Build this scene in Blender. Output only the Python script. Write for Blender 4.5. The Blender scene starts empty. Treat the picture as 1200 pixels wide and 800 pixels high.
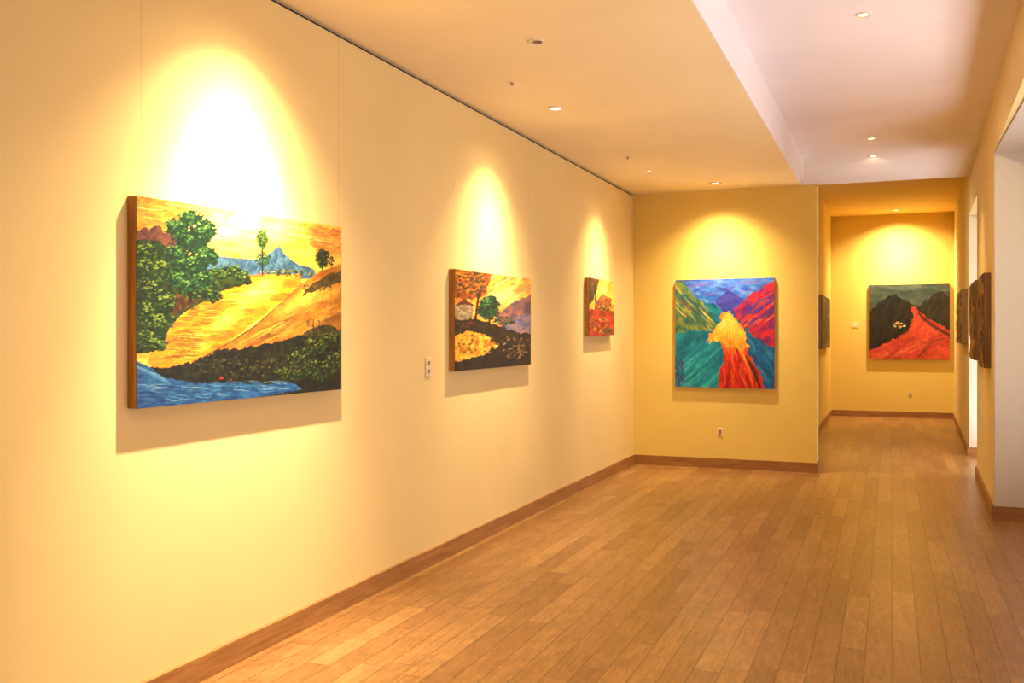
import bpy, math, random
import numpy as np
from mathutils import Vector
random.seed(3)
scene=bpy.context.scene
try:
    scene.view_settings.view_transform='Standard'
    scene.view_settings.look='None'
except Exception as e: print(e)
col=scene.collection
def lin(c):
    return tuple(((v/255)/12.92 if v/255<=0.04045 else ((v/255+0.055)/1.055)**2.4) for v in c)
# ---------------------------------------------------------------- materials
def newmat(name):
    m=bpy.data.materials.new(name); m.use_nodes=True
    nt=m.node_tree; b=nt.nodes['Principled BSDF']
    return m,nt,b
def simple(name,c,rough=.5,metal=0,emit=None,es=0):
    m,nt,b=newmat(name)
    tc=nt.nodes.new('ShaderNodeTexCoord'); n=nt.nodes.new('ShaderNodeTexNoise')
    n.inputs['Scale'].default_value=14
    nt.links.new(tc.outputs['Object'],n.inputs['Vector'])
    r=nt.nodes.new('ShaderNodeValToRGB')
    l=lin(c)
    r.color_ramp.elements[0].color=tuple(v*.9 for v in l)+(1,)
    r.color_ramp.elements[1].color=tuple(min(1,v*1.07) for v in l)+(1,)
    nt.links.new(n.outputs['Fac'],r.inputs['Fac']); nt.links.new(r.outputs['Color'],b.inputs['Base Color'])
    b.inputs['Roughness'].default_value=rough; b.inputs['Metallic'].default_value=metal
    if emit:
        b.inputs['Emission Color'].default_value=lin(emit)+(1,); b.inputs['Emission Strength'].default_value=es
    return m
def plaster(name,c,rough=.75,seams=False):
    m,nt,b=newmat(name); L=nt.links.new
    tc=nt.nodes.new('ShaderNodeTexCoord'); n=nt.nodes.new('ShaderNodeTexNoise')
    n.inputs['Scale'].default_value=1.3; n.inputs['Detail'].default_value=4
    L(tc.outputs['Object'],n.inputs['Vector'])
    r=nt.nodes.new('ShaderNodeValToRGB'); l=lin(c)
    r.color_ramp.elements[0].position=.3; r.color_ramp.elements[1].position=.7
    r.color_ramp.elements[0].color=tuple(v*.96 for v in l)+(1,)
    r.color_ramp.elements[1].color=tuple(min(1,v*1.03) for v in l)+(1,)
    L(n.outputs['Fac'],r.inputs['Fac'])
    out=r.outputs['Color']
    if seams:
        sx=nt.nodes.new('ShaderNodeSeparateXYZ'); L(tc.outputs['Object'],sx.inputs[0])
        def M(op,a,bv=None):
            k=nt.nodes.new('ShaderNodeMath'); k.operation=op
            if hasattr(a,'links'): L(a,k.inputs[0])
            else: k.inputs[0].default_value=a
            if bv is not None:
                if hasattr(bv,'links'): L(bv,k.inputs[1])
                else: k.inputs[1].default_value=bv
            return k.outputs[0]
        y=M('SUBTRACT',sx.outputs['Y'],2.898-14.2)
        f=M('FRACT',M('DIVIDE',y,1.42))
        d=M('MULTIPLY',M('MINIMUM',f,M('SUBTRACT',1.0,f)),1.42)
        k=M('MULTIPLY',M('LESS_THAN',d,.003),M('GREATER_THAN',sx.outputs['Z'],1.75))
        mx=nt.nodes.new('ShaderNodeMixRGB'); mx.blend_type='MULTIPLY'
        L(M('MULTIPLY',k,.22),mx.inputs['Fac']); L(out,mx.inputs[1]); mx.inputs[2].default_value=(.35,.3,.25,1)
        out=mx.outputs[0]
    L(out,b.inputs['Base Color'])
    n2=nt.nodes.new('ShaderNodeTexNoise'); n2.inputs['Scale'].default_value=120
    L(tc.outputs['Object'],n2.inputs['Vector'])
    bp=nt.nodes.new('ShaderNodeBump'); bp.inputs['Strength'].default_value=.05; bp.inputs['Distance'].default_value=.002
    L(n2.outputs['Fac'],bp.inputs['Height']); L(bp.outputs[0],b.inputs['Normal'])
    b.inputs['Roughness'].default_value=rough
    return m
def wood(name,c1,c2,rough=.45,axis='Y',scale=6):
    m,nt,b=newmat(name); L=nt.links.new
    tc=nt.nodes.new('ShaderNodeTexCoord'); mp=nt.nodes.new('ShaderNodeMapping')
    s=[8,8,8]; s['XYZ'.index(axis)]=.5
    mp.inputs['Scale'].default_value=s
    L(tc.outputs['Object'],mp.inputs[0]); n=nt.nodes.new('ShaderNodeTexNoise')
    n.inputs['Scale'].default_value=scale; n.inputs['Detail'].default_value=6; n.inputs['Distortion'].default_value=.6
    L(mp.outputs[0],n.inputs['Vector'])
    r=nt.nodes.new('ShaderNodeValToRGB'); r.color_ramp.elements[0].position=.32; r.color_ramp.elements[1].position=.68
    r.color_ramp.elements[0].color=lin(c1)+(1,); r.color_ramp.elements[1].color=lin(c2)+(1,)
    L(n.outputs['Fac'],r.inputs['Fac']); L(r.outputs[0],b.inputs['Base Color'])
    b.inputs['Roughness'].default_value=rough
    return m
def floor_mat():
    m,nt,b=newmat('oak_planks'); L=nt.links.new
    def M(op,a,bv=None):
        k=nt.nodes.new('ShaderNodeMath'); k.operation=op
        if hasattr(a,'links'): L(a,k.inputs[0])
        else: k.inputs[0].default_value=a
        if bv is not None:
            if hasattr(bv,'links'): L(bv,k.inputs[1])
            else: k.inputs[1].default_value=bv
        return k.outputs[0]
    tc=nt.nodes.new('ShaderNodeTexCoord'); sx=nt.nodes.new('ShaderNodeSeparateXYZ'); L(tc.outputs['Object'],sx.inputs[0])
    w=.115; Ln=.95
    xr=M('DIVIDE',M('ADD',sx.outputs['X'],20),w); row=M('FLOOR',xr); fx=M('FRACT',xr)
    wn=nt.nodes.new('ShaderNodeTexWhiteNoise'); wn.noise_dimensions='1D'; L(row,wn.inputs['W'])
    yy=M('ADD',M('DIVIDE',M('ADD',sx.outputs['Y'],20),Ln),M('MULTIPLY',wn.outputs['Value'],7.3))
    cl=M('FLOOR',yy); fy=M('FRACT',yy)
    cx=nt.nodes.new('ShaderNodeCombineXYZ'); L(row,cx.inputs[0]); L(cl,cx.inputs[1])
    w2=nt.nodes.new('ShaderNodeTexWhiteNoise'); w2.noise_dimensions='2D'; L(cx.outputs[0],w2.inputs['Vector'])
    r=nt.nodes.new('ShaderNodeValToRGB'); e=r.color_ramp.elements
    e[0].position=0; e[0].color=lin((152,107,62))+(1,)
    e[1].position=1; e[1].color=lin((182,136,84))+(1,)
    k=e.new(.35); k.color=lin((162,116,68))+(1,)
    k=e.new(.7); k.color=lin((170,125,75))+(1,)
    L(w2.outputs['Value'],r.inputs['Fac'])
    # grain
    cg=nt.nodes.new('ShaderNodeCombineXYZ')
    L(M('ADD',M('MULTIPLY',sx.outputs['X'],32),M('MULTIPLY',w2.outputs['Value'],50)),cg.inputs[0])
    L(M('MULTIPLY',sx.outputs['Y'],3.6),cg.inputs[1]); L(M('MULTIPLY',w2.outputs['Value'],30),cg.inputs[2])
    g=nt.nodes.new('ShaderNodeTexNoise'); g.inputs['Scale'].default_value=1.6; g.inputs['Detail'].default_value=8; g.inputs['Roughness'].default_value=.74; g.inputs['Distortion'].default_value=1.1
    L(cg.outputs[0],g.inputs['Vector'])
    gr=nt.nodes.new('ShaderNodeValToRGB'); gr.color_ramp.elements[0].position=.3; gr.color_ramp.elements[1].position=.68
    gr.color_ramp.elements[0].color=(.42,.37,.32,1); gr.color_ramp.elements[1].color=(1.14,1.12,1.1,1)
    L(g.outputs['Fac'],gr.inputs['Fac'])
    mx=nt.nodes.new('ShaderNodeMixRGB'); mx.blend_type='MULTIPLY'; mx.inputs[0].default_value=.85
    L(r.outputs[0],mx.inputs[1]); L(gr.outputs[0],mx.inputs[2])
    # worn mottling
    mo=nt.nodes.new('ShaderNodeTexNoise'); mo.inputs['Scale'].default_value=7; mo.inputs['Detail'].default_value=7; mo.inputs['Roughness'].default_value=.75
    L(tc.outputs['Object'],mo.inputs['Vector'])
    mr=nt.nodes.new('ShaderNodeValToRGB'); mr.color_ramp.elements[0].position=.35; mr.color_ramp.elements[1].position=.62
    mr.color_ramp.elements[0].color=(.68,.65,.62,1); mr.color_ramp.elements[1].color=(1.06,1.06,1.06,1)
    L(mo.outputs['Fac'],mr.inputs['Fac'])
    m3=nt.nodes.new('ShaderNodeMixRGB'); m3.blend_type='MULTIPLY'; m3.inputs[0].default_value=.75
    L(mx.outputs[0],m3.inputs[1]); L(mr.outputs[0],m3.inputs[2])
    dx=M('MULTIPLY',M('MINIMUM',fx,M('SUBTRACT',1.0,fx)),w)
    dy=M('MULTIPLY',M('MINIMUM',fy,M('SUBTRACT',1.0,fy)),Ln)
    gap=M('LESS_THAN',M('MINIMUM',dx,dy),.0024)
    m2=nt.nodes.new('ShaderNodeMixRGB'); L(M('MULTIPLY',gap,.65),m2.inputs[0]); L(m3.outputs[0],m2.inputs[1]); m2.inputs[2].default_value=lin((56,34,18))+(1,)
    L(m2.outputs[0],b.inputs['Base Color'])
    L(M('ADD',M('MULTIPLY',mo.outputs['Fac'],.3),.18),b.inputs['Roughness'])
    bp=nt.nodes.new('ShaderNodeBump'); bp.inputs['Strength'].default_value=.25; bp.inputs['Distance'].default_value=.0025
    L(M('SUBTRACT',M('MULTIPLY',g.outputs['Fac'],.5),gap),bp.inputs['Height']); L(bp.outputs[0],b.inputs['Normal'])
    return m
def paint_mat():
    m,nt,b=newmat('oil_paint'); L=nt.links.new
    a=nt.nodes.new('ShaderNodeAttribute'); a.attribute_name='paint'
    L(a.outputs['Color'],b.inputs['Base Color'])
    tc=nt.nodes.new('ShaderNodeTexCoord'); n=nt.nodes.new('ShaderNodeTexNoise'); n.inputs['Scale'].default_value=60; n.inputs['Detail'].default_value=4
    L(tc.outputs['Object'],n.inputs['Vector'])
    bp=nt.nodes.new('ShaderNodeBump'); bp.inputs['Strength'].default_value=.3; bp.inputs['Distance'].default_value=.003
    L(n.outputs['Fac'],bp.inputs['Height']); L(bp.outputs[0],b.inputs['Normal'])
    b.inputs['Roughness'].default_value=.45
    b.inputs['Specular IOR Level'].default_value=.35
    return m
M_left=plaster('wall_paint_cream',(230,203,140),seams=True)
M_wall=plaster('wall_paint_yellow',(224,195,104))
M_ceil=plaster('ceiling_paint',(244,226,182))
M_ceilU=plaster('ceiling_paint_white',(246,236,236))
M_ceilW=plaster('ceiling_lamplight_tint',(240,208,130))  # corridor ceiling coloured yellower to stand in for warm lamplight
M_right=plaster('wall_paint_right',(228,204,142))
M_reveal=plaster('reveal_paint_cream_white',(200,190,176))
M_floor=floor_mat()
M_base=wood('baseboard_wood',(140,92,46),(172,122,68),axis='Y')
M_baseX=wood('baseboard_wood_cross',(132,84,42),(164,114,62),axis='X')
M_stretch=wood('stretcher_wood',(130,86,34),(186,132,62),axis='Z',scale=4)
M_dark=simple('gap_shade',(40,28,18),.9)
M_plate=simple('plate_plastic',(222,204,164),.4)
M_socket=simple('socket_dark',(150,122,82),.5)
M_trim=simple('downlight_white_metal',(235,225,205),.35)
M_lampon=simple('lamp_glow',(255,240,210),.4,emit=(255,226,165),es=7)
M_lampoff=simple('lamp_off_glass',(95,80,60),.25)
M_cove=simple('lamp_reflector',(170,150,120),.25,metal=.8)
M_winf=simple('window_white_frame',(225,222,225),.4)
M_paint=paint_mat()
# ---------------------------------------------------------------- mesh helpers
def mesh_obj(name,verts,faces,mat,kind=None,parent=None,loc=(0,0,0),bevel=0):
    me=bpy.data.meshes.new(name); me.from_pydata([tuple(v) for v in verts],[],faces); me.update()
    o=bpy.data.objects.new(name,me); col.objects.link(o); o.location=loc
    if mat: me.materials.append(mat)
    if kind: o['kind']=kind
    if parent: o.parent=parent
    if bevel:
        b=o.modifiers.new('b','BEVEL'); b.width=bevel; b.segments=2; b.limit_method='ANGLE'
    return o
def prisms(name,plist,mat,kind='structure',**kw):
    """plist: (footprint ccw, z0, z1)"""
    V=[];F=[]
    for fp,z0,z1 in plist:
        n=len(fp); o=len(V)
        V+=[(x,y,z0) for x,y in fp]+[(x,y,z1) for x,y in fp]
        F.append(tuple(o+i for i in reversed(range(n)))); F.append(tuple(o+n+i for i in range(n)))
        for i in range(n):
            j=(i+1)%n; F.append((o+i,o+j,o+n+j,o+n+i))
    return mesh_obj(name,V,F,mat,kind,**kw)
def R(x0,y0,x1,y1): return [(x0,y0),(x1,y0),(x1,y1),(x0,y1)]
def label(o,l,c,g=None):
    o['label']=l; o['category']=c
    if g: o['group']=g
def empty(name,loc):
    e=bpy.data.objects.new(name,None); e.empty_display_size=.1; e.location=loc; col.objects.link(e); return e
# ---------------------------------------------------------------- room
H=1.45; ZS=3.045; ZU=3.36; ZC=3.62; YE=10.52; YU=12.65; YF=18.2
ZL=2.90
def xr(y): return .765+.0276*(y-8.4)
prisms('floor',[(R(-2.85,-3.2,1.9,18.4),-.1,0)],M_floor)
prisms('wall_left',[(R(-2.85,-3,-2.70,YE),0,3.022)],M_left)
prisms('gap_shade_strip',[(R(-2.85,-3,-2.725,YE),3.022,ZS)],M_dark)  # dark strip: shade of the gap above the wall, put in as colour
prisms('wall_end',[(R(-2.85,YE,-.719,YE+.25),0,ZS)],M_wall)
prisms('wall_alcove_side',[(R(-2.85,YE+.25,-2.70,14.4),0,ZC)],M_wall)
prisms('wall_corridor_side',[(R(-2.85,14.4,-1.0,YF),0,ZC)],M_wall)
prisms('wall_far',[(R(-2.85,YF,1.5,YF+.2),0,ZC)],M_wall)
prisms('wall_back',[(R(-2.85,-3.2,1.9,-3),0,ZU)],M_wall)
T=.42
def seg(y0,y1,out=None):
    if out is None: return [(xr(y0),y0),(xr(y0)+T,y0),(xr(y1)+T,y1),(xr(y1),y1)]
    return [(xr(y0),y0),(out,y0),(out,y1),(xr(y1),y1)]
prisms('wall_right',[(seg(8.4,10.9),0,ZL),(seg(12.7,YF),0,ZL),(seg(8.4,YU),ZL,ZU),(seg(YU,YF),ZL,ZC),(seg(-3,8.4,1.75),ZL,ZU),
     ([(xr(8.4)+T,8.4),(1.75,8.4),(1.75,8.6),(xr(8.4)+T,8.6)],0,ZU)],M_right)
prisms('trim_2',[(R(xr(8.4)+.004,8.388,1.6,8.4),.105,ZL),(R(xr(8.4),3,1.6,8.388),ZL-.012,ZL)],M_reveal)
prisms('trim_3',[(R(xr(12.7)+.004,12.69,xr(12.7)+T,12.7),.105,ZL)],M_reveal)
prisms('wall_window_side',[(R(1.6,-3,1.75,1.6),0,ZL),(R(1.6,7.7,1.75,8.4),0,ZL),(R(1.6,1.6,1.75,7.7),0,.35),(R(1.6,1.6,1.75,7.7),2.7,ZL)],M_right)
prisms('ceiling',[(R(-2.85,-3.2,1.9,YU),ZU,ZC+.1)],M_ceilU)
prisms('ceiling.001',[(R(-2.85,-3,-.88,YE+.25),ZS,ZU)],M_ceil)
prisms('trim_4',[(R(-.88,-3,-.872,YE+.25),ZS,ZU)],M_ceilU)
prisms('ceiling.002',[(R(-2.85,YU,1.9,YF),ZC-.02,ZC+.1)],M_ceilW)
# windows
def window(name,x,y0,y1,z0,z1,nm,nt_):
    pl=[]; f=.06
    pl.append((R(x,y0,x+.06,y1),z0,z0+f)); pl.append((R(x,y0,x+.06,y1),z1-f,z1))
    for i in range(nm+1):
        yc=y0+f/2+(y1-y0-f)*i/nm
        pl.append((R(x,yc-f/2,x+.06,yc+f/2),z0+f,z1-f))
    for i in range(1,nt_):
        zc=z0+(z1-z0)*i/nt_
        pl.append((R(x+.01,y0+f,x+.05,y1-f),zc-.02,zc+.02))
    w=prisms(name,pl,M_winf)
    return w
window('window_1',1.66,1.6,7.7,.35,2.7,5,2)
window('window_2',xr(11.8)+.33,10.92,12.68,0.02,ZL-.02,2,3)
# baseboards
bh=.105; bt=.018
prisms('baseboard_left',[(R(-2.70,-3,-2.70+bt,YE),0,bh)],M_base)
prisms('baseboard_end',[(R(-2.70+bt,YE-bt,-.719+bt,YE),0,bh),(R(-.719,YE,-.719+bt,YE+.25),0,bh)],M_baseX)
prisms('baseboard_corridor',[(R(-1.0,14.4,-1.0+bt,YF),0,bh)],M_base)
prisms('baseboard_far',[(R(-1.0+bt,YF-bt,xr(YF)-bt,YF),0,bh)],M_baseX)
def bseg(y0,y1): return [(xr(y0)-bt,y0),(xr(y0),y0),(xr(y1),y1),(xr(y1)-bt,y1)]
prisms('baseboard_right',[(bseg(8.4-bt,10.9),0,bh),(bseg(12.7-bt,YF),0,bh),(R(xr(12.7),12.7-bt,xr(12.7)+.3,12.7),0,bh),(R(xr(8.4),8.4-bt,1.6,8.4),0,bh)],M_baseX)
prisms('baseboard_window_side',[(R(1.6-bt,-3,1.6,8.4-bt),0,bh)],M_base)
# ---------------------------------------------------------------- painting toolkit
rs=np.random.RandomState(5); TAB=rs.rand(256,256)
def vn(x,y):
    xi=np.floor(x).astype(int); yi=np.floor(y).astype(int); fx=x-xi; fy=y-yi
    fx=fx*fx*(3-2*fx); fy=fy*fy*(3-2*fy)
    a=TAB[xi%256,yi%256]; b=TAB[(xi+1)%256,yi%256]; c=TAB[xi%256,(yi+1)%256]; d=TAB[(xi+1)%256,(yi+1)%256]
    return (a*(1-fx)+b*fx)*(1-fy)+(c*(1-fx)+d*fx)*fy
def fbm(x,y,s,seed=0,o=4):
    r=0;t=0;a=1
    for i in range(o):
        r=r+a*vn(x/s*2**i+seed*17.3+i*7.7,y/s*2**i+seed*5.1+i*3.3); t+=a; a*=.55
    return r/t
class Art:
    def __init__(s,quad,W,Hh):
        src=[(0,0),(1,0),(1,1),(0,1)]; A=[];B=[]
        for (x,y),(X,Y) in zip(src,quad):
            A.append([x,y,1,0,0,0,-X*x,-X*y]);B.append(X)
            A.append([0,0,0,x,y,1,-Y*x,-Y*y]);B.append(Y)
        h=np.linalg.solve(np.array(A,float),np.array(B,float))
        U,V=np.meshgrid(np.linspace(0,1,W),np.linspace(0,1,Hh))
        w=h[6]*U+h[7]*V+1
        s.x=(h[0]*U+h[1]*V+h[2])/w; s.y=(h[3]*U+h[4]*V+h[5])/w
        s.W=W;s.H=Hh; s.C=np.zeros((Hh,W,3)); s.U=U; s.V=V; s.k=0; s.relief=None
        s.rnd=np.random.RandomState(11)
    def put(s,mask,c1,c2=None,sc=6,st=(1,1),con=2.2,ang=0):
        s.k+=1
        c1=np.array(c1)/255.; c2=c1*.75 if c2 is None else np.array(c2)/255.
        ca,sa=math.cos(ang),math.sin(ang)
        a=(s.x*ca+s.y*sa)*st[0]; b=(-s.x*sa+s.y*ca)*st[1]
        n=np.clip((fbm(a,b,sc,s.k)-.5)*con+.5,0,1)[...,None]
        m=np.clip(mask.astype(float),0,1)[...,None]
        s.C=s.C*(1-m)+(c1*n+c2*(1-n))*m
    def warp(s,amp,sc=5):
        s.k+=1
        return s.x+(fbm(s.x,s.y,sc,s.k+30)-.5)*2*amp, s.y+(fbm(s.x,s.y,sc,s.k+60)-.5)*2*amp
    def poly(s,pts,c1,c2=None,amp=1.5,wsc=5,al=1.0,**kw):
        x,y=s.warp(amp,wsc); ins=np.zeros(x.shape,bool); n=len(pts)
        for i in range(n):
            x1,y1=pts[i];x2,y2=pts[(i+1)%n]
            if y1==y2: continue
            c=((y1>y)!=(y2>y))&(x<(x2-x1)*(y-y1)/(y2-y1)+x1)
            ins^=c
        s.put(ins.astype(float)*al,c1,c2,**kw)
    def ell(s,cx,cy,rx,ry,c1,c2=None,amp=1.0,soft=0,ang=0,**kw):
        x,y=s.warp(amp,4) if amp else (s.x,s.y)
        ca,sa=math.cos(ang),math.sin(ang); dx=x-cx;dy=y-cy
        d=np.sqrt(((dx*ca+dy*sa)/rx)**2+((-dx*sa+dy*ca)/ry)**2)
        m=np.clip((1-d)/soft,0,1) if soft else (d<1)
        s.put(m,c1,c2,**kw)
    def dabs(s,cx,cy,rx,ry,n,cols,r=(1,2.2),ang=0,asp=1.8,angv=.5,al=.8):
        for i in range(n):
            t=s.rnd.rand()*6.283; q=math.sqrt(s.rnd.rand())
            x=cx+rx*q*math.cos(t); y=cy+ry*q*math.sin(t)
            rr=r[0]+(r[1]-r[0])*s.rnd.rand(); a=ang+(s.rnd.rand()-.5)*2*angv
            c=np.array(cols[s.rnd.randint(len(cols))])/255.*(0.85+.3*s.rnd.rand())
            ca,sa=math.cos(a),math.sin(a); dx=s.x-x; dy=s.y-y
            d=((dx*ca+dy*sa)/(rr*asp))**2+((-dx*sa+dy*ca)/rr)**2
            m=d<1
            w=(np.clip((1-d[m])*1.8,0,1)*al)[:,None]
            s.C[m]=s.C[m]*(1-w)+c*w
    def flow(s,pts,w,c,al=.9):
        P=[]
        n=len(pts)
        for i in range(n-1):
            p0=pts[max(i-1,0)];p1=pts[i];p2=pts[i+1];p3=pts[min(i+2,n-1)]
            for k in range(4):
                t=k/4
                P.append(tuple(.5*((2*p1[j])+(-p0[j]+p2[j])*t+(2*p0[j]-5*p1[j]+4*p2[j]-p3[j])*t*t+(-p0[j]+3*p1[j]-3*p2[j]+p3[j])*t**3) for j in (0,1)))
        P.append(pts[-1]); m=len(P)
        bx=[p[0] for p in P]; by=[p[1] for p in P]
        sel=(s.x>min(bx)-w)&(s.x<max(bx)+w)&(s.y>min(by)-w)&(s.y<max(by)+w)
        if not sel.any(): return
        X=s.x[sel];Y=s.y[sel]
        D=np.full(X.shape,1e9); Tt=np.zeros(X.shape)
        for i in range(m-1):
            (x1,y1),(x2,y2)=P[i],P[i+1]; L=(x2-x1)**2+(y2-y1)**2+1e-9
            t=np.clip(((X-x1)*(x2-x1)+(Y-y1)*(y2-y1))/L,0,1)
            d=np.hypot(X-x1-t*(x2-x1),Y-y1-t*(y2-y1)); b=d<D
            D[b]=d[b]; Tt[b]=((i+t)/(m-1))[b]
        ww=w/2*(1-.55*np.abs(Tt-.45)*1.6)
        s.k+=1
        br=.55+.9*fbm(X,Y,2.2,s.k)      # dry-brush break-up
        k=np.clip((ww-D)/(.6*ww+.01),0,1)*al*np.clip(br,0,1)
        cc=np.array(c)/255.; q=Tt*(len(cc)-1); i0=np.clip(q.astype(int),0,max(len(cc)-2,0))
        f=(q-i0)[...,None]; C=cc[i0]*(1-f)+cc[np.minimum(i0+1,len(cc)-1)]*f
        s.C[sel]=s.C[sel]*(1-k[...,None])+C*k[...,None]
    def line(s,pts,w,c,amp=.5):
        x,y=s.warp(amp,4)
        D=np.full(x.shape,1e9)
        for (x1,y1),(x2,y2) in zip(pts[:-1],pts[1:]):
            L=(x2-x1)**2+(y2-y1)**2+1e-9
            t=np.clip(((x-x1)*(x2-x1)+(y-y1)*(y2-y1))/L,0,1)
            D=np.minimum(D,np.hypot(x-x1-t*(x2-x1),y-y1-t*(y2-y1)))
        s.C[D<w/2]=np.array(c)/255.
    def lin(s):
        g=fbm(s.x,s.y,2.0,99,3)[...,None]
        c=np.clip(s.C*(.86+.28*g),0,1); return np.where(c<=.04045,c/12.92,((c+.055)/1.055)**2.4)
def painting(lab,art,TL,TR,BR,BL,nrm,depth,frame_mat,group=None):
    """corners on the FRONT plane, nrm = outward normal, depth = back to the wall"""
    TL,TR,BR,BL,n=[Vector(v) for v in (TL,TR,BR,BL,nrm)]
    root=empty('painting',(BL+BR)/2-n*depth); o=root.location.copy()
    label(root,lab,'painting',group)
    fr=[TL,TR,BR,BL]; V=[p-o-n*.002 for p in fr]+[p-n*depth-o for p in fr]
    F=[(0,1,2,3),(7,6,5,4),(0,4,5,1),(1,5,6,2),(2,6,7,3),(3,7,4,0)]
    f=mesh_obj('stretcher_frame',V,F,frame_mat,parent=root,bevel=.002)
    W,Hh=art.W,art.H
    U=art.U[...,None];Vv=art.V[...,None]
    tl,tr,br,bl=[np.array(p-o) for p in fr]
    P=(tl*(1-U)+tr*U)*(1-Vv)+(bl*(1-U)+br*U)*Vv
    if art.relief is not None:
        edge=np.clip(np.minimum(np.minimum(art.U,1-art.U),np.minimum(art.V,1-art.V))*25,0,1)
        P=P+(art.relief*edge)[...,None]*np.array(n)
    P=P.reshape(-1,3)
    idx=np.arange(W*Hh).reshape(Hh,W)
    q=np.stack([idx[1:,:-1],idx[1:,1:],idx[:-1,1:],idx[:-1,:-1]],-1).reshape(-1,4)
    me=bpy.data.meshes.new('canvas'); me.vertices.add(len(P)); me.vertices.foreach_set('co',P.ravel())
    me.loops.add(q.size); me.loops.foreach_set('vertex_index',q.ravel().astype(np.int32))
    me.polygons.add(len(q)); me.polygons.foreach_set('loop_start',np.arange(0,q.size,4,dtype=np.int32))
    me.update(calc_edges=True)
    at=me.color_attributes.new('paint','FLOAT_COLOR','POINT')
    L=art.lin().reshape(-1,3); at.data.foreach_set('color',np.concatenate([L,np.ones((len(L),1))],1).ravel())
    me.materials.append(M_paint); me.validate()
    c=bpy.data.objects.new('canvas',me); col.objects.link(c); c.parent=root
    return root
# ---- painting 1: river sunset
a=Art([(160,229),(400,266),(400,456),(160,479)],440,360)
ru=a.rnd.uniform
a.put(np.ones(a.x.shape),(240,196,80),(214,146,44),sc=16,st=(1,2.6),ang=.1)
a.ell(280,262,80,34,(255,246,170),(250,226,100),soft=.9,sc=14,st=(1,2))
a.poly([(158,225),(215,238),(222,256),(205,276),(158,276)],(206,150,50),(160,104,40),amp=6,sc=7,st=(1,3),ang=.15)
a.poly([(350,262),(402,268),(402,300),(370,296)],(224,156,56),(186,100,50),amp=5,sc=7,st=(1,3.5),ang=.15)
for i in range(40):
    x=ru(170,390); y=ru(240,286)
    a.flow([(x-16,y-3),(x,y),(x+16,y+ru(-2,6))],ru(2,5),[[(255,240,160),(226,150,60),(250,216,100),(200,120,56)][i%4]]*2,al=.4)
a.poly([(160,272),(170,266),(174,271),(180,264),(186,264),(190,272),(204,274),(208,290),(160,292)],(110,58,46),(64,40,40),sc=4)
a.poly([(236,306),(250,300),(262,300),(276,302),(296,304),(310,300),(318,293),(325,288),(332,298),(345,307),(368,316),(370,326),(300,326),(236,324)],(70,104,122),(34,58,84),sc=4,st=(1.6,.7),ang=.5,amp=2)
for i in range(24):
    x=ru(304,348); y=299+abs(x-325)*.5+ru(0,16)
    a.flow([(x-3,y-4),(x,y),(x+5,y+6)],ru(.8,1.8),[[(100,140,156),(30,56,84),(60,92,84)][i%3]]*2,al=.7)
# water
WP=[(288,322),(352,320),(352,334),(332,350),(302,372),(264,402),(226,428),(186,434),(172,426),(180,400),(200,380),(236,352),(262,334)]
a.poly(WP,(232,148,28),(196,96,18),sc=9,st=(.5,2),amp=1.5,ang=-.1)
a.ell(302,342,34,15,(255,240,140),(250,214,80),soft=1,ang=-.45,sc=12)
a.ell(264,374,30,12,(255,224,96),(246,186,50),soft=1,ang=-.6,sc=12)
a.ell(228,410,24,9,(246,190,60),(230,150,34),soft=1,ang=-.5,sc=12)
for i in range(70):
    x=ru(188,316); y=430-(x-190)*.75+ru(-26,8)
    a.flow([(x-9,y+.6),(x,y),(x+9,y+.4)],ru(.8,1.8),[[(255,240,150),(190,90,14),(250,206,60),(150,66,16)][i%4]]*2,al=.5)
for i in range(110):
    t=ru(0,1); x=200+ru(-6,34)*(1-.3*t)+(1-t)*18; y=348+t*74
    a.flow([(x-6,y),(x,y+.5),(x+6,y)],ru(1,2.2),[[(80,46,18),(52,42,20),(160,80,20),(36,36,18),(110,60,20)][i%5]]*2,al=.6)
# left banks
a.poly([(158,280),(182,282),(202,294),(236,316),(286,318),(294,332),(262,338),(240,352),(214,366),(198,382),(190,404),(172,414),(158,414)],(44,62,24),(16,26,12),sc=4,amp=2)
a.poly([(200,346),(228,342),(234,350),(216,362),(202,370)],(90,54,26),(40,28,16),sc=3,amp=3)
G1=[(50,80,30),(26,48,18),(84,104,34),(16,28,14),(30,58,24)]
for (cx,cy,rx,ry) in [(174,296,14,12),(172,316,14,14),(190,318,12,14),(176,340,18,14),(192,352,14,14),(172,366,14,14),(188,378,15,13),(174,396,15,12),(184,404,12,9)]:
    a.ell(cx,cy,rx*.85,ry*.85,(30,50,22),(16,28,14),amp=5,sc=3)
    a.dabs(cx-1,cy-2,rx,ry,56,G1,r=(.7,1.7))
    a.dabs(cx-3,cy-ry*.5,rx*.6,ry*.4,16,[(130,146,56),(110,126,46)],r=(.6,1.3))
for (cx,cy,rx,ry) in [(254,320,11,7),(270,318,12,8),(282,324,9,6),(240,336,14,10),(248,348,12,7),(206,326,12,10),(222,344,12,8)]:
    a.ell(cx,cy,rx*.85,ry*.85,(26,44,20),(14,26,14),amp=4,sc=3)
    a.dabs(cx,cy-1,rx,ry,40,[(50,86,32),(28,50,20),(92,112,40),(14,28,16)],r=(.6,1.4))
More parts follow.
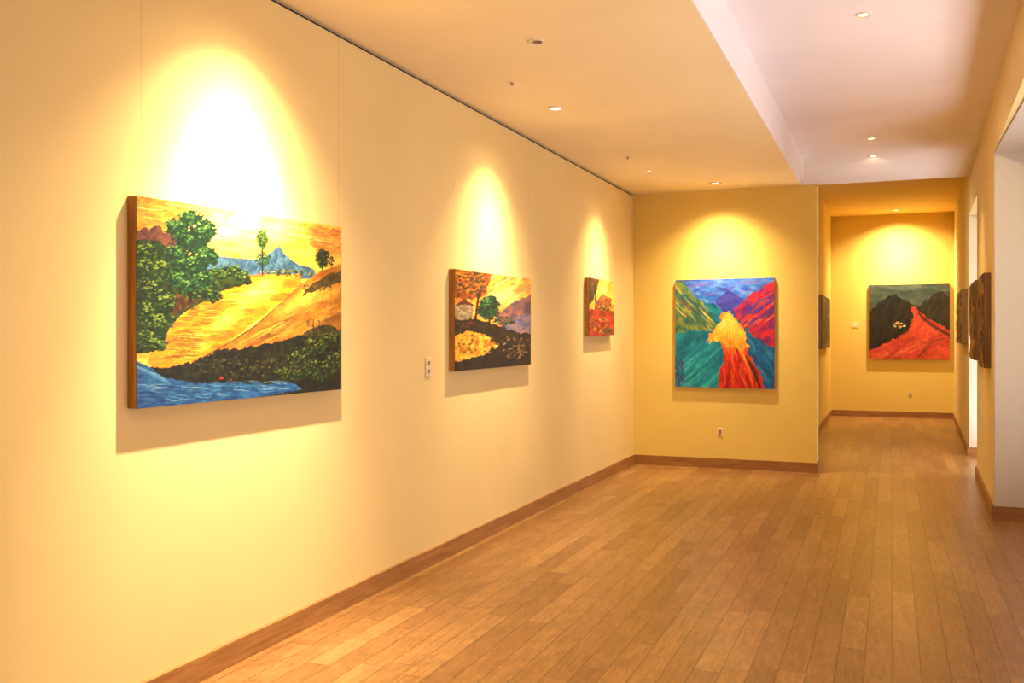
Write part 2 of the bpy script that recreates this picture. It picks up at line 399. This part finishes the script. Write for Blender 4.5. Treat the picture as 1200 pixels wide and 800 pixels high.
# big tree
a.line([(221,352),(222,318),(225,290),(222,262)],4.2,(30,22,14)); a.line([(223,312),(238,290)],1.8,(30,22,14)); a.line([(222,306),(208,288)],1.8,(30,22,14))
for (cx,cy,rx,ry) in [(222,256,16,10),(207,268,15,13),(238,270,15,14),(223,282,24,15),(206,298,16,12),(240,301,15,12),(223,312,19,13),(209,328,14,10),(236,328,13,10),(222,334,14,8)]:
    a.ell(cx,cy,rx*.85,ry*.85,(20,48,28),(12,30,18),amp=5,sc=3)
    a.dabs(cx-1,cy-1,rx,ry,80,[(30,70,36),(16,42,24),(50,92,40),(12,30,18),(22,54,30)],r=(.6,1.5))
    a.dabs(cx-3,cy-ry*.5,rx*.6,ry*.4,16,[(96,136,56),(76,116,48)],r=(.6,1.2))
# small trees
a.line([(305,322),(305,282)],1.8,(34,28,18))
a.ell(305,280,6,11,(36,64,28),amp=3); a.dabs(305,280,7,12,90,[(50,80,32),(28,48,22),(90,106,38)],r=(.6,1.3)); a.dabs(306,303,9,8,80,[(40,70,30),(22,40,20)],r=(.6,1.3))
a.line([(377,330),(377,300)],2,(30,24,16)); a.ell(377,302,6.5,11,(28,42,20),amp=3); a.dabs(377,302,8,12,100,[(32,48,22),(18,28,16),(64,72,28)],r=(.6,1.3))
a.line([(388,326),(388,306)],1,(30,24,16)); a.dabs(388,305,3,6,26,[(32,48,22),(18,28,16)],r=(.5,1))
a.dabs(335,319,30,4,90,[(60,70,38),(40,50,34),(110,100,44),(24,34,22)],r=(.6,1.3))
# right hill, smooth golden with a shaded lower flank
HP=[(402,308),(384,314),(366,322),(350,333),(332,350),(312,368),(290,386),(262,404),(222,424),(232,442),(402,442)]
a.poly(HP,(186,126,34),(140,80,24),sc=14,st=(1,1.6),ang=-.5,amp=1.5)
a.ell(358,348,48,13,(250,200,80),(230,166,54),soft=1,ang=-.6,sc=10)
a.ell(384,342,26,12,(244,190,70),(220,150,46),soft=1,ang=-.3,sc=10)
a.ell(318,388,50,9,(110,66,24),(76,48,20),soft=1,ang=-.62,sc=8)
a.ell(388,374,24,9,(130,84,26),(96,60,22),soft=1,ang=-.2,sc=8)
a.poly([(402,316),(384,321),(356,338),(352,347),(374,338),(402,329)],(46,44,24),(96,68,28),sc=3,amp=2.5)
a.dabs(372,336,20,4,60,[(60,64,28),(100,78,32),(36,38,20)],r=(.5,1.1),asp=2,ang=-.5)
for i in range(50):
    t=ru(0,1); x=402-t*130; y=332+t*74+ru(-2,36)*(1-t*.6)
    a.flow([(x-9,y+5),(x,y),(x+9,y-4)],ru(2,4),[[(230,170,56),(160,98,28),(206,136,42),(240,190,74)][i%4]]*2,al=.35)
a.poly([(402,386),(378,378),(352,392),(330,400),(300,413),(402,424)],(74,64,26),(36,36,16),sc=4,amp=4)
a.flow([(222,427),(258,406),(296,382),(330,352),(352,334)],2.6,[(50,36,18),(70,44,20),(110,70,26)],al=.8)
a.poly([(158,428),(190,431),(222,424),(256,410),(292,407),(330,398),(352,392),(402,404),(402,460),(158,480)],(34,34,18),(12,14,10),sc=4,amp=3)
for (cx,cy,rx,ry) in [(388,398,14,10),(370,406,16,11),(352,420,18,12),(392,424,12,14),(374,434,20,13),(340,438,22,9)]:
    a.ell(cx,cy,rx*.8,ry*.8,(28,42,18),(14,22,12),amp=4)
    a.dabs(cx,cy-1,rx,ry,80,[(50,72,28),(24,38,16),(86,98,36),(14,20,10),(36,54,22)],r=(.6,1.4),ang=-.8,asp=1.8,angv=.8)
    a.dabs(cx-2,cy-ry*.5,rx*.6,ry*.4,12,[(128,126,48),(104,112,40)],r=(.5,1.1))
a.dabs(285,430,66,13,240,[(56,54,24),(26,30,16),(90,76,32),(12,14,10),(44,56,24)],r=(.5,1.2),asp=2.2,ang=-.3)
a.line([(366,412),(366,374)],1.1,(30,22,14)); a.line([(366,392),(375,382)],.8,(30,22,14)); a.line([(366,398),(357,386)],.8,(30,22,14))
a.dabs(367,378,9,6,34,[(50,60,26),(30,36,18),(90,80,32)],r=(.4,.9))
# blue rapids
a.poly([(158,422),(172,428),(190,442),(222,449),(262,449),(300,450),(345,450),(352,456),(300,466),(158,482)],(40,92,140),(16,50,100),sc=5,st=(.7,2),amp=2)
for i in range(110):
    x=ru(160,335); y=474-(x-160)*.11+ru(-25,2)*(1-(x-160)/260)
    a.flow([(x-9,y-1),(x,y+ru(-2,2)),(x+9,y+.5)],ru(.7,2.0),[[(90,150,186),(26,70,120),(150,184,204),(40,92,140),(18,50,96),(50,96,100)][i%6]]*2,al=.65)
for i in range(16):
    x=160+i*2.2
    a.flow([(x-4,426+i),(x+3,432+i*1.1),(x+9,442+i*.6)],1.6,[(130,180,206),(36,84,136)],al=.6)
a.ell(257,443,2.2,1.5,(190,40,20),amp=0); a.ell(268,445,1.4,1.1,(170,40,20),amp=0)
XF=-2.70+.045
painting('large unframed oil painting of a golden river sunset with trees',a,(XF,2.827,1.981),(XF,4.276,2.012),(XF,4.276,1.170),(XF,2.827,1.172),(1,0,0),.045,M_stretch)
# ---- painting 2
a=Art([(533,315),(621,328),(621,427),(533,435)],260,170); ru=a.rnd.uniform
a.put(np.ones(a.x.shape),(246,190,70),(216,120,46),sc=9,st=(1,2),ang=-.5)
a.ell(592,348,24,14,(255,246,190),(255,214,110),soft=1,sc=8)
for i in range(34):
    x=ru(568,622); y=ru(324,366)
    a.flow([(x-9,y+5),(x,y),(x+9,y-5)],ru(2,4.5),[[(255,220,110),(226,120,60),(200,90,60),(255,240,190),(180,86,66)][i%5]]*2,al=.45)
a.poly([(530,312),(576,320),(570,340),(562,352),(530,350)],(176,86,28),(84,42,18),sc=4,amp=4)
a.dabs(548,330,20,15,220,[(176,80,28),(206,120,36),(84,46,20),(50,50,24),(226,160,50)],r=(.6,1.6))
a.line([(557,374),(560,348),(566,330)],2.4,(44,30,18)); a.line([(560,348),(550,332)],1.3,(44,30,18))
a.dabs(560,336,9,8,50,[(140,66,26),(60,56,28),(190,110,40)],r=(.6,1.4))
a.poly([(533,358),(546,352),(554,358),(553,374),(533,376)],(190,170,130),(120,98,74),sc=3,amp=1)
a.poly([(531,358),(545,350),(557,359),(545,357)],(100,48,36),amp=.8)
a.poly([(580,370),(592,362),(604,352),(622,346),(622,384),(590,388)],(166,100,80),(76,64,86),sc=5,amp=2,ang=.6)
a.poly([(592,382),(606,370),(622,368),(622,395),(592,395)],(86,92,136),(160,120,112),sc=4,amp=2)
a.poly([(530,374),(560,374),(580,380),(600,388),(622,392),(622,430),(530,438)],(52,40,20),(22,20,12),sc=4,amp=3)
a.poly([(530,394),(550,388),(570,394),(584,403),(572,412),(556,421),(530,429)],(244,184,50),(190,110,24),sc=6,amp=4)
a.dabs(558,404,26,13,120,[(250,210,80),(180,104,24),(76,54,20),(240,180,56),(40,40,18)],r=(.6,1.6),asp=2,ang=.2,angv=.7,al=.65)
a.poly([(532,434),(534,424),(570,415),(588,404),(606,398),(622,402),(622,430)],(44,34,22),(18,16,12),sc=4,amp=3)
a.dabs(602,406,20,13,120,[(66,50,36),(28,24,18),(120,90,50),(180,130,70),(50,50,34)],r=(.6,1.4),asp=2,ang=-.4,al=.7)
a.line([(573,388),(573,364)],2.2,(24,26,16))
a.ell(572,360,12,13,(16,54,32),(10,34,22),amp=4)
a.dabs(572,361,13,14,170,[(22,72,40),(14,48,30),(44,94,46),(12,32,22)],r=(.6,1.5))
a.dabs(569,354,6,5,20,[(84,136,64)],r=(.5,1.1))
a.dabs(590,376,12,5,60,[(30,68,44),(56,84,46),(18,38,26)],r=(.6,1.3))
a.dabs(545,380,14,3,40,[(130,40,30),(50,42,20),(30,60,30)],r=(.5,1))
painting('wide unframed oil painting of a village landscape at dusk',a,(XF,5.667,1.887),(XF,7.087,1.898),(XF,7.087,1.219),(XF,5.667,1.215),(1,0,0),.045,M_stretch)
# ---- painting 3
a=Art([(690,325),(719,330),(719,391),(690,394)],120,100)
a.put(np.ones(a.x.shape),(246,200,76),(226,144,48),sc=6)
a.ell(708,340,9,7,(255,236,140),soft=1)
a.poly([(688,322),(702,328),(700,336),(696,350),(688,360)],(56,52,26),(90,48,24),sc=3,amp=2)
a.dabs(694,334,6,10,60,[(64,56,28),(100,56,26),(36,34,18),(150,84,34)],r=(.4,1.1))
a.line([(697,362),(698,336)],1.6,(36,24,16))
a.poly([(697,354),(705,345),(716,349),(716,366),(697,368)],(190,110,44),(116,54,30),sc=3)
a.poly([(688,362),(720,364),(720,394),(688,396)],(196,62,32),(130,34,24),sc=4)
a.dabs(710,360,9,4,40,[(70,80,40),(44,44,24),(230,160,60)],r=(.4,1))
a.dabs(702,380,12,10,80,[(210,100,40),(180,44,30),(230,160,60),(80,76,34),(100,28,22)],r=(.6,1.4),asp=2.2,ang=.6,al=.65)
a.dabs(712,387,6,4,30,[(60,100,46),(36,62,32)],r=(.5,1))
X3=-2.70+.05
painting('small unframed oil painting in red and yellow tones',a,(X3,8.655,2.0),(X3,9.524,2.005),(X3,9.524,1.455),(X3,8.655,1.445),(1,0,0),.05,M_stretch)
# ---- painting 4
a=Art([(791,327),(907,325),(907,456),(790,454)],280,310); ru=a.rnd.uniform
a.put(np.ones(a.x.shape),(20,120,146),(12,74,110),sc=14,st=(1,1.6),ang=.8)
a.poly([(788,322),(910,322),(910,345),(870,352),(845,360),(820,350),(788,340)],(44,84,190),(90,136,216),sc=8,st=(1,2),amp=3)
for i in range(44):
    x=ru(795,900); y=ru(327,350)
    a.flow([(x-10,y+ru(-4,4)),(x,y),(x+10,y+ru(-4,5))],ru(2.5,6),[[(36,64,170),(110,144,222),(120,80,160),(26,114,190),(70,114,204),(50,44,140)][i%6]]*2,al=.5)
a.poly([(788,328),(798,328),(814,345),(834,368),(842,384),(822,394),(800,390),(788,394)],(140,140,60),(30,90,90),sc=6,st=(1,1.5),ang=.9,amp=4)
for i in range(64):
    t=ru(0,1); x=790+t*46; y=332+t*44+ru(0,34)*(1-t*.6)
    a.flow([(x-6,y-7),(x,y),(x+6,y+ru(3,8))],ru(1.5,4.5),[[(190,170,56),(40,88,66),(22,84,104),(110,64,60),(16,108,130),(214,190,80)][i%6]]*2,al=.6)
a.poly([(838,352),(852,338),(862,344),(872,352),(866,372),(850,370)],(80,70,166),(44,54,156),sc=5,amp=2)
a.poly([(860,364),(878,346),(894,336),(910,328),(910,416),(892,402),(876,388),(866,378)],(196,40,50),(100,30,110),sc=8,st=(1,1.5),ang=-.7,amp=4)
for i in range(70):
    t=ru(0,1); x=864+t*44; y=376-t*42+ru(0,38)*(.3+t*.7)
    a.flow([(x-7,y+ru(3,8)),(x,y),(x+7,y-ru(2,7))],ru(2,4.6),[[(230,56,44),(134,30,70),(56,54,156),(220,104,56),(36,74,176),(190,34,44),(84,36,112)][i%7]]*2,al=.6)
a.poly([(786,392),(812,386),(836,388),(840,410),(856,458),(786,458)],(26,150,164),(10,94,122),sc=16,st=(1,1.5),ang=-.8,amp=3)
for i in range(50):
    x=ru(790,846); y=ru(392,454)
    a.flow([(x-14,y+12),(x,y+ru(-2,4)),(x+12,y-12)],ru(3,8),[[(40,176,184),(10,94,122),(20,124,162),(70,196,190),(16,108,144)][i%5]]*2,al=.45)
a.dabs(794,436,6,20,40,[(80,60,140),(50,50,120),(16,90,120)],r=(1.2,2.4),asp=2,ang=1.2,al=.55)
a.poly([(874,392),(910,408),(910,458),(884,458),(876,425)],(22,106,170),(10,68,122),sc=10,st=(1,1.5),ang=.9,amp=3)
for i in range(26):
    x=ru(878,907); y=ru(402,454)
    a.flow([(x-4,y-9),(x+ru(-2,4),y),(x+6,y+8)],ru(2.5,5),[[(28,130,184),(10,60,114),(56,154,180),(16,90,156)][i%4]]*2,al=.5)
# flowing form: yellow crest sweeping into red folds
a.poly([(846,400),(852,392),(868,394),(876,408),(882,424),(892,442),(896,458),(846,458),(842,440),(849,420)],(206,44,28),(146,18,30),sc=8,st=(2,.7),amp=5,ang=.15)
for i in range(50):
    t=ru(0,1); y=ru(402,454); w0=(y-380)/76; x=850-w0*3+t*(12+w0*30)
    a.flow([(x-4+w0*3,y-13),(x+ru(-3,3),y),(x+4+t*6-w0*5,y+13)],ru(2.4,5),[[(226,84,30),(200,30,32),(140,16,30),(244,140,40),(184,24,34)][i%5]]*2,al=.5)
a.poly([(847,366),(855,364),(862,372),(870,382),(874,396),(876,408),(868,412),(860,405),(852,408),(846,402),(838,398),(831,402),(829,396),(834,388),(840,380)],(250,190,56),(226,122,38),sc=6,amp=4)
for i in range(24):
    t=i/23
    a.flow([(849+t*6,367+ru(-1,2)),(846+t*20,384),(844+t*28,398),(850+t*26,414+ru(-4,8))],ru(2,4.6),[[(255,236,130),(250,196,60),(224,90,34)],[(246,190,60),(236,140,40),(206,60,30)],[(240,150,50),(255,216,90),(236,120,40)]][i%3],al=.6)
for i in range(8):
    a.flow([(848+i*.5,374+i),(839,384+i*.8),(830-i*.4,398+i*.4)],2.6,[(255,228,120),(246,180,60),(226,130,44)],al=.55)
a.flow([(862,402),(870,416),(876,430),(880,444)],4.5,[(255,206,70),(246,160,46),(216,70,28)],al=.75)
a.flow([(858,404),(858,424),(864,444),(862,456)],3.4,[(250,160,50),(226,60,30),(150,16,26)],al=.7)
a.flow([(874,418),(883,434),(891,456)],6,[(100,56,36),(56,34,32),(36,28,40)],al=.9)
a.flow([(880,420),(888,434),(896,450)],2,[(180,120,70),(100,70,56)],al=.8)
Y4=YE-.035
painting('tall unframed abstract painting with orange figure on teal ground',a,(-2.213,Y4,2.064),(-1.150,Y4,2.069),(-1.150,Y4,.878),(-2.218,Y4,.884),(0,-1,0),.035,M_stretch)
# ---- painting 5
a=Art([(1018,333),(1113,332),(1113,420),(1018,420)],200,190); ru=a.rnd.uniform
a.put(np.ones(a.x.shape),(70,84,74),(44,56,52),sc=14,st=(1,2))
for i in range(20):
    x=ru(1020,1112); y=ru(334,350)
    a.flow([(x-10,y+1),(x,y),(x+10,y+2)],ru(3,6),[[(92,98,84),(52,66,60),(76,76,66)][i%3]]*2,al=.4)
a.poly([(1076,362),(1088,350),(1097,343),(1106,341),(1115,350),(1115,392),(1078,392)],(54,44,36),(26,26,24),sc=5,amp=3)
a.poly([(1014,376),(1022,363),(1032,353),(1042,346),(1049,343),(1060,350),(1072,356),(1086,370),(1115,392),(1115,424),(1014,424)],(38,32,26),(18,17,16),sc=6,amp=3,st=(1,2),ang=-.8)
for i in range(50):
    x=ru(1020,1110); y=ru(350,392)
    a.flow([(x-4,y+8),(x,y),(x+5,y-6)],ru(2,4),[[(60,44,30),(22,24,24),(84,50,32),(36,46,46)][i%4]]*2,al=.4)
RP=[(1014,424),(1016,414),(1030,405),(1046,398),(1060,390),(1068,382),(1070,370),(1068,360),(1073,358),(1080,366),(1090,373),(1100,379),(1115,385),(1115,424)]
a.poly(RP,(204,78,50),(160,48,38),sc=9,st=(1,2),ang=-.5,amp=3)
for i in range(60):
    t=ru(0,1); x=1022+t*90; y=414-t*22+ru(-4,14)
    a.flow([(x-10,y+5),(x,y),(x+10,y-5)],ru(2,5),[[(216,94,62),(172,50,40),(224,116,82),(140,40,36),(200,72,50)][i%5]]*2,al=.4)
a.flow([(1077,366),(1086,375),(1099,384),(1115,393)],6,[(40,28,24),(70,34,28),(50,28,26)],al=.85)
a.flow([(1070,364),(1073,376),(1068,388),(1050,399)],3,[(216,100,54),(220,92,54),(200,70,46)],al=.6)
a.dabs(1054,380,7,3.5,26,[(220,190,120),(236,220,170),(200,130,66)],r=(.4,1.0),asp=2)
a.flow([(1078,416),(1090,402),(1104,396),(1114,394)],5,[(100,34,30),(120,38,34)],al=.6)
Y5=YF-.05
painting('square unframed painting of a red volcano slope under dark peaks',a,(-.354,Y5,2.35),(.964,Y5,2.35),(.964,Y5,1.03),(-.354,Y5,1.03),(0,-1,0),.05,M_stretch)
# ---- dark panels (corridor and right wall)
def darkart(seed,cols,W=110,Hh=110,relief=.02):
    a=Art([(0,0),(60,0),(60,60),(0,60)],W,Hh); a.k=seed*10; a.rnd=np.random.RandomState(seed)
    a.put(np.ones(a.x.shape),cols[0],cols[1],sc=8)
    a.dabs(30,30,40,40,200,cols,r=(1,3),asp=2.5,angv=1.5)
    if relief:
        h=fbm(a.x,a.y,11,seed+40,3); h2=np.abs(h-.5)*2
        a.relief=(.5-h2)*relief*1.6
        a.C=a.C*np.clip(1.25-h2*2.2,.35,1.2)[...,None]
    return a
M_df=wood('dark_frame_wood',(84,56,34),(128,90,54),axis='Z')
D1=[(120,78,46),(60,40,28),(160,106,60),(86,58,42)]
XC=-1.0+.06
painting('dark figurative oil painting on the passage wall',darkart(2,[(60,70,60),(30,30,30),(150,60,40),(170,150,90),(40,80,90)],relief=0),(XC,14.95,2.06),(XC,16.9,2.06),(XC,16.9,1.25),(XC,14.95,1.25),(1,0,0),.06,M_df)
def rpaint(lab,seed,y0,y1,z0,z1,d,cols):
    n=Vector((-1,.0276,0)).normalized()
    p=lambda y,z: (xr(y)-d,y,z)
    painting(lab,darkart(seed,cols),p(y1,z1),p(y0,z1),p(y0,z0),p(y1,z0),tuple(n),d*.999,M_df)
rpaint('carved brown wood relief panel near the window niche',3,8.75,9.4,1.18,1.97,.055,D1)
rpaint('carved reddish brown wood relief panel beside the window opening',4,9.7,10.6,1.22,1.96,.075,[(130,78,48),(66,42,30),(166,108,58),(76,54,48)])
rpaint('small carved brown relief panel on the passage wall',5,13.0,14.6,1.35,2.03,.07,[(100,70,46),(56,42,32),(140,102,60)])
# ---------------------------------------------------------------- plates
def plate(name,lab,cat,c,ax,w,h,style):
    """c centre on wall; ax: 'x+' wall facing +X , 'y-' facing -Y"""
    root=empty(name,c); label(root,lab,cat)
    def box(nm,a0,a1,z0,z1,d0,d1,mat,bev=0):
        if ax=='x+': fp=R(d0,a0,d1,a1)
        else: fp=R(a0,-d1,a1,-d0)
        o=prisms(nm,[(fp,z0,z1)],mat,kind=None,parent=root,bevel=bev); return o
    box('cover_plate',-w/2,w/2,-h/2,h/2,0,.008,M_plate,.003)
    if style=='double':
        for s in (-1,1):
            box('socket_face',-w*.22,w*.22,s*h*.22-h*.1,s*h*.22+h*.1,.008,.011,M_socket,.001)
    elif style=='outlet':
        box('socket_face',-w*.26,w*.26,-h*.28,h*.28,.008,.011,M_socket,.001)
    else:
        box('rocker_switch',-w*.2,w*.2,-h*.26,h*.26,.008,.013,M_trim,.001)
plate('wall_switch','cream double wall switch on the long wall','switch',(-2.70,5.358,1.252),'x+',.07,.118,'double')
plate('wall_outlet','cream wall outlet below the abstract painting','outlet',(-1.728,YE,.395),'y-',.058,.085,'outlet')
plate('wall_switch','cream rocker switch beside the volcano painting','switch',(-.59,YF,1.64),'y-',.10,.10,'switch')
plate('wall_outlet','cream outlet on the passage end wall','outlet',(.33,YF,.42),'y-',.055,.075,'outlet')
# ---------------------------------------------------------------- downlights
def ringmesh(name,r0,r1,z0,z1,mat,parent,n=40):
    V=[];F=[]
    for i in range(n):
        t=2*math.pi*i/n; c,s=math.cos(t),math.sin(t)
        V+=[(r1*c,r1*s,z1),(r1*.985*c,r1*.985*s,z0),(r0*c,r0*s,z0),(r0*c,r0*s,z1)]
    for i in range(n):
        j=(i+1)%n
        for k in range(4):
            l=(k+1)%4; F.append((4*i+k,4*j+k,4*j+l,4*i+l))
    return mesh_obj(name,V,F,mat,parent=parent)
def disc(name,r,z,mat,parent,n=32,dome=0):
    V=[(0,0,z-dome)];F=[]
    rings=4
    for k in range(1,rings+1):
        for i in range(n):
            t=2*math.pi*i/n; q=k/rings
            V.append((r*q*math.cos(t),r*q*math.sin(t),z-dome*(1-q*q)))
    for i in range(n): F.append((0,1+(i+1)%n,1+i))
    for k in range(rings-1):
        for i in range(n):
            j=(i+1)%n; a_=1+k*n; b_=a_+n
            F.append((a_+i,a_+j,b_+j,b_+i))
    return mesh_obj(name,V,F,mat,parent=parent)
def spot(loc,target,power,color,size,blend,rad=.03,parent=None):
    l=bpy.data.lights.new('spot_lamp','SPOT'); l.energy=power; l.color=color; l.spot_size=math.radians(size); l.spot_blend=blend; l.shadow_soft_size=rad
    o=bpy.data.objects.new('spot_lamp',l); col.objects.link(o)
    d=Vector(target)-Vector(loc); o.rotation_euler=d.to_track_quat('-Z','Y').to_euler()
    if parent: o.parent=parent; o.location=Vector(loc)-parent.location
    else: o.location=loc
    return o
def downlight(loc,lab,on=True,r=.062,grp='recessed ceiling downlights'):
    root=empty('recessed_downlight',loc); label(root,lab,'ceiling light',grp)
    ringmesh('trim_ring',r*.72,r,-.008,0,M_trim,root)
    ringmesh('reflector',r*.6,r*.72,-.005,0,M_cove,root)
    disc('lamp_lens',r*.6,-.003,M_lampon if on else M_lampoff,root,dome=.004)
    return root
WARM=(1.0,.77,.42)
HOT=(1.0,.87,.64)
def lit(loc,target,p,size=70,flood=0,ftarget=None,fsize=100,lab='lit recessed downlight with white trim ring aimed at a painting',c=WARM,rad=.025,r=.062,core=0,csize=46,wide=0):
    d=downlight(loc,lab,r=r); l=(loc[0],loc[1],loc[2]-.03)
    if p: spot(l,target,p,c,size,1,rad,parent=d)
    if core: spot(l,target,core,HOT,csize,1,rad,parent=d)
    if flood: spot(l,ftarget or target,flood,c,fsize,1,rad,parent=d)
    if wide: spot(l,(loc[0],loc[1],0),wide,c,150,1,rad,parent=d)
    return d
lit((-2.17,3.45,ZS),(-2.70,3.45,1.25),250,72,flood=280,ftarget=(-2.70,3.45,.1),fsize=104,core=640,csize=60,wide=40)
lit((-2.18,6.32,ZS),(-2.70,6.40,1.2),110,68,flood=210,ftarget=(-2.70,6.35,.1),fsize=98,core=170,csize=56,wide=25)
lit((-2.17,9.05,ZS),(-2.70,9.08,1.2),70,64,flood=140,ftarget=(-2.70,9.05,.1),fsize=96,r=.03,core=110,csize=52,wide=15)
lit((-1.70,10.04,ZS),(-1.68,YE,1.15),80,82,flood=140,ftarget=(-1.68,YE,.1),fsize=116,core=100,csize=66,wide=25)
lit((.10,17.6,ZC-.02),(.25,YF,1.5),140,80,flood=300,ftarget=(.25,YF,.2),fsize=140,core=120,csize=62,wide=70)
lit((-.167,10.79,ZU),(-.1,14.2,0),300,112,lab='lit recessed downlight in the white upper ceiling',r=.05)
lit((-.167,9.85,ZU),(.84,10.1,1.5),80,60,lab='lit recessed downlight in the white upper ceiling',r=.05)
lit((-.146,6.03,ZU),(.78,9.1,1.6),140,56,lab='lit recessed downlight in the white upper ceiling',r=.045)
downlight((-1.78,4.84,ZS),'unlit recessed spotlight in the lowered ceiling',on=False,r=.045)
def sprinkler(loc):
    root=empty('ceiling_sprinkler',loc); label(root,'tiny white sprinkler head on the lowered ceiling','sprinkler','ceiling sprinklers')
    ringmesh('escutcheon',.006,.022,-.006,0,M_trim,root,24)
    ringmesh('nozzle',.002,.008,-.022,0,M_cove,root,16)
    disc('deflector',.014,-.022,M_cove,root,n=16,dome=.002)
sprinkler((-2.21,5.56,ZS)); sprinkler((-2.17,8.25,ZS))
for (x,y,p) in [(-1.9,.7,75),(-1.6,-1.4,60),(-1.1,2.2,45)]:  # unseen downlights added out of view for warm ambient fill
    r=downlight((x,y,ZS),'added out-of-view downlight giving warm fill light')
    spot((x,y,ZS-.03),(x+.2,y,0),p,(1,.76,.42),150,1,.05,parent=r)
# ---------------------------------------------------------------- daylight
def area(loc,rot,sx,sy,p,c):
    l=bpy.data.lights.new('daylight','AREA'); l.shape='RECTANGLE'; l.size=sx; l.size_y=sy; l.energy=p; l.color=c
    o=bpy.data.objects.new('daylight',l); col.objects.link(o); o.location=loc; o.rotation_euler=rot; return o
area((2.2,4.6,1.5),(0,math.radians(98),0),2.6,6.4,36,(1,.93,.9))
area((2.3,5.2,.35),(0,math.radians(136),0),1.2,6.0,170,(1,.92,.92))  # extra lamp added low outside to lift the upper ceiling, like ground bounce
area((1.75,11.8,.9),(0,math.radians(122),0),2.0,1.8,65,(1,.93,.93))
w=bpy.data.worlds.new('world'); scene.world=w; w.use_nodes=True
bg=w.node_tree.nodes['Background']; bg.inputs[0].default_value=(.97,.92,.92,1); bg.inputs[1].default_value=.6
# ---------------------------------------------------------------- camera
cam=bpy.data.cameras.new('camera'); co=bpy.data.objects.new('camera',cam); col.objects.link(co)
co.location=(0,0,H); co.rotation_euler=(math.radians(90),0,math.radians(21.67))
cam.sensor_width=36; cam.lens=36*1115/1200; cam.shift_y=-7/1200
cam.clip_start=.02
scene.camera=co
